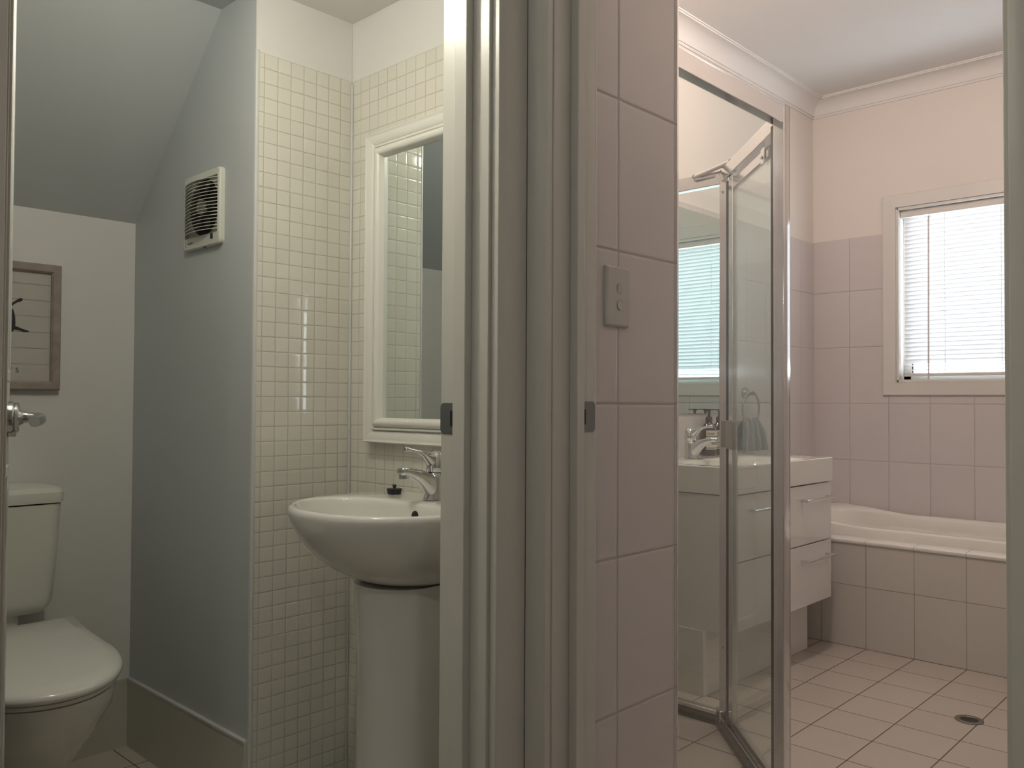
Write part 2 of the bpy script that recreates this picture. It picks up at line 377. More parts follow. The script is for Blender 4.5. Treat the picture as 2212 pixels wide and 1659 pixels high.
# bathroom frame
YJ, YR = 0.966, 0.262
bm = B()
box(bm, (1.122, YJ, 0), (1.2405, YJ+0.018, 2.05)); box(bm, (1.122, YR-0.018, 0), (1.2405, YR, 2.05)); box(bm, (1.122, YR-0.018, 2.032), (1.2405, YJ+0.018, 2.05))
jb = struct(obj('trim_4', bm, 'trim_paint', bevel=0.0015), 'cream painted frame of the bathroom doorway', 'door frame')
bm = B(); box(bm, (1.167, 0.948, 0), (1.188, YJ, 2.032)); box(bm, (1.167, YR, 0), (1.188, YR+0.016, 2.032)); box(bm, (1.167, YR, 2.018), (1.188, YJ, 2.032))
obj('door_stop', bm, 'trim_paint', jb, bevel=0.0015)
bm = B()
prism(bm, [(1.122-o, a) for a, o in architrave_poly(0.9685, 0.041, 0.022, 1)], 0, 2.1)
prism(bm, [(1.122-o, a) for a, o in architrave_poly(YR-0.004, 0.065, 0.022, -1)], 0, 2.1)
box(bm, (1.10, YR-0.06, 2.04), (1.122, 1.0095, 2.105))
obj('architrave', bm, 'trim_paint', jb, bevel=0.001)

# strike plates (parts of the frames)
def strike(parent, P, room, z0, z1, thick=0.0012):
    """P(s, z, o) -> world; s runs from the stop (0) to the room edge (1)"""
    L = room
    bm = B(); n = 5; r = 0.009; poly = [(0, z0)]
    for k in range(n+1): a = -PI/2+PI/2*k/n; poly.append((L-r+r*math.cos(a), z0+r+r*math.sin(a)))
    for k in range(n+1): a = PI/2*k/n; poly.append((L-r+r*math.cos(a), z1-r+r*math.sin(a)))
    poly.append((0, z1))
    loft(bm, [[P(s, z, 0) for s, z in poly], [P(s, z, thick) for s, z in poly]])
    sp = obj('strike_plate', bm, 'strike_metal', parent, smooth=False)
    bm = B(); zc = (z0+z1)/2
    loft(bm, [[P(s, z, o) for s, z in ((0, zc-0.014), (L*0.46, zc-0.014), (L*0.46, zc+0.014), (0, zc+0.014))] for o in (0.0008, thick+0.0004)])
    obj('latch_hole', bm, 'dark_void', sp, smooth=False)
    for zz in (z0+0.008, z1-0.008):
        bm = B(); c = P(L*0.26, zz, thick); ax = P(0, 0, 1)-P(0, 0, 0)
        lathe(bm, [(0.0032, -0.0005), (0.0032, 0.0005), (0.0015, 0.0010), (0.0015, 0.0002)], c, ax, n=12)
        obj('screw', bm, 'satin_chrome', sp)
strike(jw, lambda s, z, o: Vector((XJ-o, 1.104+s, z)), 0.048, 1.010, 1.066)
strike(jb, lambda s, z, o: Vector((1.188+s, YJ-o, z)), 0.052, 1.014, 1.070)

# tile edge trims
struct(obj('trim_5', bx((1.2408, 0.9665, 0), (1.2452, 0.9935, 1.965)), 'gloss_white', bevel=0.0015), 'bead between the bathroom tiles and door frame, whitened to look window-lit', 'trim')  # whiter colour stands in for window light on the jamb edge
struct(obj('trim_6', bx((1.544, 0.984, 0), (1.5495, 0.9945, 1.965)), 'chrome', smooth=False), 'thin bright edge of the tiled nib wall', 'trim')
bm = B(); prism(bm, [(1.113, 1.9725), (1.113, 1.964), (1.116, 1.9605), (1.121, 1.9605), (1.123, 1.963), (1.123, 1.9725)], 0.0, 1.968)
struct(obj('trim_7', bm, 'bead_plastic', bevel=0.001), 'white plastic corner bead beside the mosaic tiles', 'trim')
bm = B(); box(bm, (1.404, 1.955, 0), (1.411, 1.9625, 1.955)); struct(obj('trim_8', bm, 'bead_plastic', bevel=0.003), 'white silicone joint in the mosaic corner', 'trim')

# skirting tiles in WC
bm = B(); box(bm, (1.105, 1.972, 0), (1.115, 2.69, 0.203)); sk = struct(obj('baseboard_right', bm, 'skirt_tile', smooth=False), 'cream tile skirting below the fan wall', 'skirting')
obj('top_edge', bx((1.1035, 1.9715, 0.203), (1.115, 2.69, 0.209)), 'bead_plastic', sk, smooth=False)
bm = B(); box(bm, (0.15, 2.68, 0), (1.105, 2.69, 0.203)); sk = struct(obj('baseboard_back', bm, 'skirt_tile', smooth=False), 'cream tile skirting behind the toilet', 'skirting')
obj('top_edge', bx((0.15, 2.6785, 0.203), (1.105, 2.69, 0.209)), 'bead_plastic', sk, smooth=False)

# ------------------------------------------------------------------ WC door leaf (door_1) with lever handle
def door_leaf():
    hx, hy = 0.292, 1.152
    ex, ey = 0.5265, 1.842
    d = Vector((ex-hx, ey-hy, 0)); L = d.length; d.normalize(); n = Vector((d.y, -d.x, 0))   # n faces the camera side (+x)
    M = axes((hx, hy, 0), d, -n, (0, 0, 1))
    bm = B(); box(bm, (0.0, 0.0, 0.01), (L, 0.035, 2.03), M)
    lf = struct(obj('door_1', bm, 'door_paint', bevel=0.002), 'white door standing open into the toilet room', 'door')
    bm = B()
    for z0, z1 in ((0.15, 0.95), (1.1, 1.9)):
        for a, b_ in (((0.1, z0), (L-0.1, z0+0.02)), ((0.1, z1-0.02), (L-0.1, z1)), ((0.1, z0), (0.12, z1)), ((L-0.12, z0), (L-0.1, z1))):
            box(bm, (a[0], -0.006, a[1]), (b_[0], 0.001, b_[1]), M)
    obj('panel_moulding', bm, 'door_paint', lf, bevel=0.002)
    c = Vector((hx, hy, 0))+d*(L-0.050)+Vector((0, 0, 1.034))
    bm = B(); lathe(bm, [(0.0305, -0.001), (0.0305, 0.007), (0.0285, 0.0105), (0.027, 0.0112), (0.0285, 0.0122), (0.0285, 0.0165), (0.026, 0.0185), (0.0, 0.0188)], c, n, n=40)
    ros = obj('door_handle', bm, 'satin_chrome', lf)
    bm = B(); box(bm, (-0.011, 0.0, -0.036), (0.011, 0.014, -0.02), axes(c, d, n, (0, 0, 1))); obj('snib', bm, 'satin_chrome', ros, bevel=0.0015)
    bm = B()
    lathe(bm, [(0.0165, 0.018), (0.0135, 0.022), (0.0115, 0.026), (0.0105, 0.032)], c, n, n=24)
    pts = [c+n*0.024, c+n*0.034]
    for k in range(7):
        a = PI/2*k/6; pts.append(c+n*(0.038+0.016*math.sin(a))-d*(0.016*(1-math.cos(a)))-Vector((0, 0, 0.002*k/6)))
    pts += [c+n*0.054-d*0.035-Vector((0, 0, .003)), c+n*0.052-d*0.07-Vector((0, 0, .004)), c+n*0.047-d*0.105-Vector((0, 0, .006))]
    rr = [0.0095]*2+[(0.0095+0.001*k/6, 0.0095+0.001*k/6) for k in range(7)]+[0.0110, 0.0105, 0.0095]
    tube(bm, pts, rr, 20); obj('lever', bm, 'satin_chrome', ros)
    # latch edge plate
    bm = B(); box(bm, (L-0.0003, 0.006, 1.00), (L+0.001, 0.029, 1.06), M); obj('latch_plate', bm, 'strike_metal', lf, smooth=False)
door_leaf()
lf2 = struct(obj('door_2', bx((1.262, 0.222, 0.01), (1.972, 0.257, 2.03)), 'door_paint', bevel=0.002), 'white bathroom door folded back against the right wall', 'door')
bm = B(); lathe(bm, [(0.0305, -0.001), (0.0305, 0.007), (0.0285, 0.0165), (0.0, 0.0188)], (1.91, 0.257, 1.034), (0, 1, 0), n=32)
tube(bm, [(1.91, 0.26, 1.034), (1.91, 0.305, 1.034), (1.90, 0.312, 1.033), (1.80, 0.310, 1.03)], 0.009, 14); obj('door_handle', bm, 'satin_chrome', lf2)

# ------------------------------------------------------------------ framed board picture
def picture():
    y = 2.69; x0, x1, z0, z1 = 0.53, 0.894, 1.094, 1.459
    t = thing('framed_board', 'weathered grey-brown framed white board with black figure above the toilet', 'picture', ((x0+x1)/2, y, z0))
    fwid = 0.026
    bm = B(); box(bm, (x0+0.01, y-0.012, z0+0.01), (x1-0.01, y-0.001, z1-0.01)); bd = obj('board', bm, 'board_white', t, smooth=False)
    bm = B()
    prof = [(0, 0.0), (0, 0.020), (0.004, 0.024), (fwid-0.005, 0.024), (fwid, 0.018), (fwid, 0.0)]
    def pt(i, a, o):
        ins = a; c = [(x0+ins, z0+ins), (x1-ins, z0+ins), (x1-ins, z1-ins), (x0+ins, z1-ins)][i]; return (c[0], y-0.0005-o, c[1])
    for i in range(4):
        j = (i+1) % 4
        loft(bm, [[pt(i, a, o) for a, o in prof], [pt(j, a, o) for a, o in prof]])
    obj('frame', bm, 'weathered_wood', t, angle=30)
    bm = B()
    for k in range(6):
        z = 1.399-k*0.0461
        if z > z0+0.03: box(bm, (x0+0.02, y-0.0125, z-0.0007), (x1-fwid, y-0.0118, z+0.0007))
    obj('plank_joint', bm, 'board_groove', t, smooth=False)
    # black painted figure, right half visible: raised hook, trunk and outstretched foot
    bm = B()
    def ink(poly): prism(bm, poly, y-0.0128, y-0.0119, axis=1)
    cx = 0.775
    ink([(0.745, 1.334), (0.7695, 1.3421), (0.7769, 1.348), (0.7813, 1.3518), (0.7903, 1.3563), (0.7942, 1.3536), (0.7934, 1.3488), (0.7898, 1.3459), (0.7814, 1.3431), (0.7726, 1.337), (0.769, 1.3324), (0.745, 1.322)])
    ink([(0.750, 1.300), (0.7640, 1.318), (0.7695, 1.3248), (0.7729, 1.3144), (0.7758, 1.3013), (0.7767, 1.2814), (0.7765, 1.2748), (0.7855, 1.2721), (0.7976, 1.2675), (0.8101, 1.2643), (0.8115, 1.2620), (0.8099, 1.2602), (0.7993, 1.2589), (0.7856, 1.2634), (0.7736, 1.2653), (0.7702, 1.2588), (0.764, 1.256), (0.758, 1.262), (0.750, 1.272)])
    obj('painted_figure', bm, 'ink_black', t, smooth=False)
    for ch, xx in (('Y', 0.7585), ('S', 0.7785)):
        me = textmesh(ch, 0.0195, axes((xx, y-0.0122, 1.1436), (1.0, 0, 0), (0, 0, 1), (0, -1, 0)))
        link('lettering', me, 'ink_black', t, smooth=False)
picture()

# ------------------------------------------------------------------ exhaust fan on WC wall
def exhaust_fan():
    X = 1.115; y0, y1, z0, z1 = 2.122, 2.330, 1.488, 1.695
    yc, zc = (y0+y1)/2, (z0+z1)/2+0.008
    t = thing('exhaust_fan', 'square white louvred extractor fan high on the grey wall', 'exhaust fan', (X, yc, z0))
    bm = B()
    # tray with raised rim: outer wall, rim, and recessed bed
    out = rrect(yc, (z0+z1)/2, (y1-y0)/2, (z1-z0)/2, 0.012); inn = rrect(yc, (z0+z1)/2+0.006, (y1-y0)/2-0.009, (z1-z0)/2-0.026, 0.004)
    R = lambda poly, o: [(X-o, a, b) for a, b in poly]
    loft(bm, [R(out, 0.0), R(out, 0.011), R([(yc+(a-yc)*0.975, (z0+z1)/2+(b-(z0+z1)/2)*0.975) for a, b in out], 0.0145), R(inn, 0.0165), R(inn, 0.004)])
    obj('housing', bm, 'fan_plastic', t, angle=30)
    bm = B(); lathe(bm, [(0.078, 0.0), (0.078, 0.0025)], (X-0.0042, yc, zc), (-1, 0, 0), n=48); obj('duct_opening', bm, 'dark_void', t)
    bm = B(); lathe(bm, [(0.021, 0), (0.021, 0.012), (0.017, 0.014), (0, 0.0145)], (X-0.006, yc, zc), (-1, 0, 0), n=28)
    hub = obj('impeller_hub', bm, 'fan_plastic', t)
    for k in range(6):
        a0 = 2*PI*k/6; bm = B(); poly = []
        for r, da in ((0.02, -0.35), (0.045, -0.32), (0.072, -0.18), (0.074, 0.12), (0.05, 0.2), (0.02, 0.3)):
            poly.append((X-0.0098-0.002*math.sin(da*3), yc+r*math.cos(a0+da), zc+r*math.sin(a0+da)))
        loft(bm, [poly, [(p[0]-0.0012, p[1], p[2]) for p in poly]]); obj('blade', bm, 'fan_dark', hub)
    bm = B(); nl = 16; za, zb = z0+0.037, z1-0.022
    for i in range(nl):
        z = za+(zb-za)*(i+0.5)/nl; rings = []
        for k in range(13):
            s = k/12; y = y0+0.010+(y1-y0-0.020)*s; bow = 0.020*(1-(2*s-1)**2)
            rings.append([(X-0.010-bow*0.75, y, z+0.0025), (X-0.0165-bow, y, z-0.0004), (X-0.0165-bow, y, z-0.0020), (X-0.010-bow*0.75, y, z+0.0012)])
        loft(bm, rings)
    obj('louvre_grille', bm, 'fan_plastic', t, angle=30)
    bm = B(); box(bm, (X-0.0172, y0+0.034, z0+0.016), (X-0.0145, y0+0.046, z0+0.031)); obj('sensor_window', bm, 'dark_void', t, smooth=False)
    bm = B(); box(bm, (X-0.012, y0+0.083, z0-0.0008), (X-0.007, y0+0.097, z0+0.003)); obj('pull_slot', bm, 'dark_void', t, smooth=False)
    bm = B(); tube(bm, [(X-0.0158, y1-0.019-0.004*math.cos(a), z0+0.016+0.0085*math.sin(a)) for a in [PI*(-0.4+0.8*k/8)+PI for k in range(9)]], 0.0009, 6)
    for k in range(5): box(bm, (X-0.0166, y1-0.030-k*0.0055-0.004, z0+0.015), (X-0.0150, y1-0.030-k*0.0055, z0+0.0195))
    obj('printed_mark', bm, 'logo_grey', t, smooth=False)
exhaust_fan()

# ------------------------------------------------------------------ toilet
def toilet():
    cx = 0.655
    t = thing('toilet', 'white close-coupled toilet with closed seat lid below the framed board', 'toilet', (cx, 2.4, 0))
    def dshape(w, yb, yf, n=48, k=1.0, sq=2.0):
        """w half width, yb back y, yf front y (smaller)"""
        pts = []; ym = yf+w*1.6
        pts += [(cx+w*1.18*k, yb), (cx+w*1.06, ym+(yb-ym)*0.5)]
        for i in range(n+1):
            a = PI*i/n; c, s = math.cos(a), math.sin(a)
            pts.append((cx+w*math.copysign(abs(c)**(2/sq), c), ym-(ym-yf)*abs(s)**(1.0)))
        pts += [(cx-w*1.06, ym+(yb-ym)*0.5), (cx-w*1.18*k, yb)]
        return pts
    def ring(poly, z): return [(a, b, z) for a, b in poly]
    # cistern
    bm = B(); fr = 2.512
    def cis(w, yf, z, r=0.03): return [(a, b, z) for a, b in rrect(cx, (yf+2.685)/2, w, (2.685-yf)/2, r)]
    loft(bm, [cis(0.168, 2.545, 0.485), cis(0.180, 2.530, 0.50), cis(0.187, 2.522, 0.52), cis(0.196, 2.515, 0.66), cis(0.202, fr, 0.782)])
    cs = obj('cistern', bm, 'cistern_plastic', t)
    bm = B(); loft(bm, [cis(0.206, fr-0.004, 0.786), cis(0.208, fr-0.006, 0.80), cis(0.207, fr-0.005, 0.814), cis(0.198, fr+0.005, 0.826), cis(0.15, 2.55, 0.831)])
    obj('cistern_lid', bm, 'cistern_plastic', cs)
    bm = B(); lathe(bm, [(0.03, 0), (0.03, 0.004), (0.026, 0.006), (0, 0.006)], (cx, 2.60, 0.830), n=28); obj('flush_button', bm, 'chrome', cs)
    # bowl
    bm = B(); rings = []
    for z, w, yb, yf in ((0.0, 0.105, 2.66, 2.12), (0.02, 0.104, 2.66, 2.13), (0.10, 0.100, 2.65, 2.13), (0.18, 0.108, 2.64, 2.09), (0.25, 0.130, 2.62, 2.03), (0.32, 0.160, 2.60, 1.955), (0.38, 0.183, 2.58, 1.905), (0.415, 0.190, 2.57, 1.893), (0.430, 0.190, 2.57, 1.893)):
        rings.append(ring(dshape(w, yb, yf), z))
    loft(bm, rings); obj('bowl', bm, 'porcelain', t, angle=50)
    bm = B(); loft(bm, [[(a, b, z) for a, b in rrect(cx, 2.62, 0.11, 0.065, 0.02)] for z in (0.40, 0.488)]); obj('cistern_base', bm, 'porcelain', t)
    # seat and lid
    bm = B(); loft(bm, [ring(dshape(0.193, 2.515, 1.896), 0.431), ring(dshape(0.198, 2.515, 1.891), 0.435), ring(dshape(0.198, 2.515, 1.891), 0.442)]); obj('seat', bm, 'lid_plastic', t)
    bm = B(); rr = []
    for w, yb, yf, z in ((0.199, 2.522, 1.890, 0.4435), (0.204, 2.524, 1.883, 0.447), (0.205, 2.524, 1.881, 0.453), (0.203, 2.523, 1.884, 0.4605), (0.196, 2.518, 1.895, 0.4665), (0.17, 2.50, 1.94, 0.4705), (0.11, 2.46, 2.02, 0.4725), (0.05, 2.40, 2.12, 0.4735)):
        rr.append(ring(dshape(w, yb, yf), z))
    loft(bm, rr); obj('lid', bm, 'lid_plastic', t, angle=60)
    bm = B(); box(bm, (cx-0.13, 2.515, 0.43), (cx+0.13, 2.54, 0.452)); obj('hinge', bm, 'lid_plastic', t, bevel=0.006, seg=3)
toilet()

# ------------------------------------------------------------------ pedestal basin with mixer tap
BY = 1.535
def basin():
    xw = 1.410; zr = 0.835
    t = thing('pedestal_basin', 'rounded white ceramic basin on a pedestal under the white-framed mirror', 'basin', (1.28, BY, 0))
    outer = []
    n = 60
    for k in range(n+1):
        a = PI/2+PI*k/n; outer.append((1.262+0.262*math.copysign(abs(math.cos(a))**0.94, math.cos(a)), BY+0.252*math.copysign(abs(math.sin(a))**0.94, math.sin(a))))
    outer += [(1.36, BY-0.235), (xw, BY-0.205), (xw, BY+0.205), (1.36, BY+0.235)]
    C0 = (1.20, BY); N = 96
    O = polar(outer, C0, N)
    inn = []
    for k in range(80):
        a = 2*PI*k/80; c, s = math.cos(a), math.sin(a)
        x = 1.185+(0.152 if c < 0 else 0.095)*math.copysign(abs(c)**0.85, c); inn.append((x, BY+0.212*math.copysign(abs(s)**0.85, s)))
    I = polar(inn, C0, N)
    def mixr(P, Q, f): return [(p[0]+(q[0]-p[0])*f, p[1]+(q[1]-p[1])*f) for p, q in zip(P, Q)]
    def scl(P, s, c): return [(min(xw, c[0]+(p[0]-c[0])*s), c[1]+(p[1]-c[1])*s) for p in P]
    cb = (1.300, BY)
    rings = []
    for s, z in ((0.34, 0.655), (0.42, 0.660), (0.56, 0.674), (0.70, 0.698), (0.80, 0.722), (0.88, 0.748), (0.94, 0.775), (0.975, 0.797), (0.993, 0.812), (1.0, 0.822), (0.998, 0.829), (0.988, 0.8335), (0.97, 0.8355)):
        P = []
        for p in O:
            q = [cb[0]+(p[0]-cb[0])*s, cb[1]+(p[1]-cb[1])*s]
            if p[0] > cb[0]: q[0] = p[0] if s > 0.6 else cb[0]+(p[0]-cb[0])*min(1, s*1.5)
            P.append((q[0], q[1], z))
        rings.append(P)
    base = [(p[0], p[1]) for p in rings[-1]]
    for f, z in ((0.45, 0.8345), (0.80, 0.8335), (0.93, 0.832), (1.0, 0.826)): rings.append([(a, b, z) for a, b in mixr(base, I, f)])
    for s, z in ((0.985, 0.815), (0.96, 0.79), (0.92, 0.765), (0.84, 0.74), (0.70, 0.722), (0.45, 0.710), (0.2, 0.705), (0.08, 0.704)):
        rings.append([(1.20+(p[0]-1.20)*s, BY+(p[1]-BY)*s, z) for p in I])
    bm = B(); loft(bm, rings); bw = obj('bowl', bm, 'porcelain', t, angle=60)
    bm = B(); lathe(bm, [(0.013, 0), (0.013, 0.006), (0.010, 0.008), (0, 0.008)], (1.284, BY-0.016, 0.802), (-1, 0, 0), n=20); obj('overflow_hole', bm, 'dark_void', bw)
    bm = B(); lathe(bm, [(0.022, 0), (0.022, 0.003), (0.016, 0.004), (0.0, 0.002)], (1.20, BY, 0.7035), n=24); obj('waste', bm, 'chrome', bw)
    # pedestal: D-shaped column open to the wall
    def ped(w, xf, z):
        pts = []
        for k in range(25):
            a = PI/2+PI*k/24; pts.append((xf+0.095+0.095*math.cos(a)*1.0, BY+w*math.sin(a)))
        pts += [(1.395, BY-w*0.92), (1.395, BY+w*0.92)]
        return [(a, b, z) for a, b in pts]
    bm = B(); loft(bm, [ped(0.115, 1.135, 0.0), ped(0.113, 1.138, 0.04), ped(0.104, 1.152, 0.20), ped(0.103, 1.155, 0.45), ped(0.107, 1.148, 0.60), ped(0.108, 1.146, 0.6575)])
    obj('pedestal', bm, 'porcelain', t, angle=50)
    mixer(t, Vector((1.347, BY-0.004, zr)), Vector((-1, 0, 0)), 0.97)
    pl = thing('basin_plug', 'black rubber basin plug on the basin rim beside the tap', 'plug', (1.352, 1.688, 0.8345))
    bm = B(); lathe(bm, [(0.0165, 0), (0.0195, 0.012), (0.0195, 0.0135), (0.017, 0.0145), (0.0, 0.0145)], (1.352, 1.688, 0.8347), n=32); obj('stopper', bm, 'black_rubber', pl)
    bm = B(); lathe(bm, [(0.004, 0), (0.003, 0.003), (0.006, 0.006), (0.0045, 0.009), (0.0, 0.011)], (1.352, 1.688, 0.849), n=16); obj('knob', bm, 'black_rubber', pl)

def mixer(parent, p, d, s):
    """single lever basin mixer; p base, d horizontal spout direction"""
    side = Vector((-d.y, d.x, 0)); z = Vector((0, 0, 1))
    def sect(c, tdir, w, h, n=20, sq=2.6):
        tdir = tdir.normalized(); v = side; u = tdir.cross(v).normalized(); out = []
        for k in range(n):
            a = 2*PI*k/n; ca, sa = math.cos(a), math.sin(a)
            out.append(c+v*w*math.copysign(abs(ca)**(2/sq), ca)+u*h*math.copysign(abs(sa)**(2/sq), sa))
        return out
    # body: tapered column leaning to the spout
    bm = B(); rings = []
    for h, r, off in ((0.0, 0.0265, 0), (0.004, 0.0265, 0), (0.010, 0.0245, 0), (0.035, 0.0235, -0.001), (0.052, 0.0232, -0.002), (0.062, 0.0225, -0.003), (0.065, 0.020, -0.003)):
        rings.append([p+d*(off+r*math.cos(a))*s+side*r*math.sin(a)*s+z*h*s for a in [2*PI*k/32 for k in range(32)]])
    loft(bm, rings); body = obj('tap', bm, 'chrome', parent, angle=50)
    bm = B(); prof = [(-0.006, 0.022, 0.021, 0.026), (0.010, 0.034, 0.0205, 0.027), (0.028, 0.048, 0.019, 0.0215), (0.048, 0.0595, 0.0175, 0.0160), (0.070, 0.0675, 0.0160, 0.0128), (0.090, 0.0725, 0.0152, 0.0112), (0.100, 0.0745, 0.0155, 0.0112), (0.1065, 0.0748, 0.0140, 0.0095), (0.109, 0.0748, 0.010, 0.006)]
    pts = [p+d*a*s+z*b*s for a, b, w, h in prof]; rr = []
    for i, (a, b, w, h) in enumerate(prof):
        td = pts[min(i+1, len(pts)-1)]-pts[max(i-1, 0)]; rr.append(sect(pts[i], td, w*s, h*s))
    loft(bm, rr); sp = obj('spout', bm, 'chrome', body, angle=50)
    bm = B(); lathe(bm, [(0.0118*s, 0.004*s), (0.0118*s, -0.012*s), (0.0098*s, -0.0135*s), (0.0095*s, -0.011*s)], p+d*0.097*s+z*0.0690*s, (0.06*d.x, 0.06*d.y, 1), n=24); obj('aerator', bm, 'chrome', sp)
    # lever dome + handle
    bm = B(); rings = []
    for h, r, off in ((0.066, 0.0195, -0.003), (0.069, 0.0228, -0.003), (0.085, 0.0232, -0.004), (0.099, 0.0215, -0.005), (0.110, 0.017, -0.006), (0.117, 0.010, -0.006), (0.119, 0.002, -0.006)):
        rings.append([p+d*(off+r*math.cos(a))*s+side*r*math.sin(a)*s+z*h*s for a in [2*PI*k/28 for k in range(28)]])
    loft(bm, rings)
    prof = [(-0.012, 0.088, 0.016, 0.018), (0.006, 0.095, 0.0165, 0.019), (0.022, 0.105, 0.0150, 0.0125), (0.036, 0.113, 0.0125, 0.0070), (0.052, 0.1185, 0.0105, 0.0048), (0.070, 0.1225, 0.0092, 0.0042), (0.084, 0.1250, 0.0086, 0.0055), (0.0915, 0.1262, 0.0080, 0.0062), (0.0945, 0.1265, 0.005, 0.004)]
    pts = [p+d*a*s+z*b*s for a, b, w, h in prof]; rr = []
    for i, (a, b, w, h) in enumerate(prof):
        td = pts[min(i+1, len(pts)-1)]-pts[max(i-1, 0)]; rr.append(sect(pts[i], td, w*s, h*s, sq=2.2))
    loft(bm, rr); obj('lever', bm, 'chrome', body, angle=50)
basin()

# ------------------------------------------------------------------ framed mirror in WC
def wc_mirror():
    X = 1.411; y0, y1, z0, z1 = 1.205, 1.858, 0.958, 1.782
    t = thing('framed_mirror', 'rectangular mirror in a wide moulded white frame above the pedestal basin', 'mirror', (X, (y0+y1)/2, z0))
    prof = [(0.0, 0.0), (0.0, 0.020), (0.003, 0.0235), (0.006, 0.022), (0.009, 0.0215)]
    for k in range(9):      # scooped cove
        a = PI/2*k/8; prof.append((0.010+0.022*math.sin(a), 0.0215-0.0105*(1-math.cos(a))*1.0))
    prof += [(0.034, 0.011), (0.034, 0.020), (0.036, 0.022), (0.039, 0.022), (0.041, 0.018)]
    for k in range(9):      # torus bead
        a = PI*k/8; prof.append((0.0525-0.0105*math.cos(a), 0.018+0.0100*math.sin(a)))
    prof += [(0.065, 0.012), (0.067, 0.004), (0.067, -0.012)]
    prof = [(a, o+0.009 if i else 0.0) for i, (a, o) in enumerate(prof)]; prof[-1] = (0.067, 0.0)
    def pt(i, a, o):
        c = [(y0+a, z0+a), (y1-a, z0+a), (y1-a, z1-a), (y0+a, z1-a)][i]; return (X-0.0008-o, c[0], c[1])
    bm = B()
    for i in range(4):
        j = (i+1) % 4; loft(bm, [[pt(i, a, o) for a, o in prof], [pt(j, a, o) for a, o in prof]])
    obj('frame', bm, 'frame_white', t, angle=28)
    bm = B(); box(bm, (X-0.0175, y0+0.06, z0+0.06), (X-0.0125, y1-0.06, z1-0.06)); obj('mirror_glass', bm, 'mirror_silver', t, smooth=False)
wc_mirror()

# ------------------------------------------------------------------ light switch
def switch():
    y = 0.985; x0, x1, z0, z1 = 1.2895, 1.3635, 1.214, 1.330; xc = (x0+x1)/2; zc = (z0+z1)/2
    t = thing('light_switch', 'white two-button light switch on the tiled wall', 'light switch', (xc, y, zc))
    R = lambda poly, o: [(a, y-o, b) for a, b in poly]
    o1 = rrect(xc, zc, (x1-x0)/2, (z1-z0)/2, 0.003, 4)
    o2 = [(xc+(a-xc)*0.90, zc+(b-zc)*0.94) for a, b in o1]
    bm = B(); loft(bm, [R(o1, 0.0), R(o1, 0.0055), R(o2, 0.0095)]); pl = obj('switch_plate', bm, 'switch_plastic', t, angle=30)
    for zz, dn in ((zc+0.0155, 1), (zc-0.016, -1)):
        bm = B(); n = 28; ell = [(xc+0.0015+0.0078*math.cos(2*PI*k/n), zz+0.0098*math.sin(2*PI*k/n)) for k in range(n)]
        loft(bm, [R([(xc+0.0015+(a-xc-0.0015)*1.16, zz+(b-zz)*1.13) for a, b in ell], 0.0090), R([(xc+0.0015+(a-xc-0.0015)*1.16, zz+(b-zz)*1.13) for a, b in ell], 0.0097)])
        obj('button_recess', bm, 'grey_plastic', pl, smooth=False)
        bm = B(); loft(bm, [R(ell, 0.0088), [(a, y-0.0108-0.0012*dn*(b-zz)/0.0098, b) for a, b in ell]]); obj('rocker_button', bm, 'switch_plastic', t, bevel=0.0006)
switch()

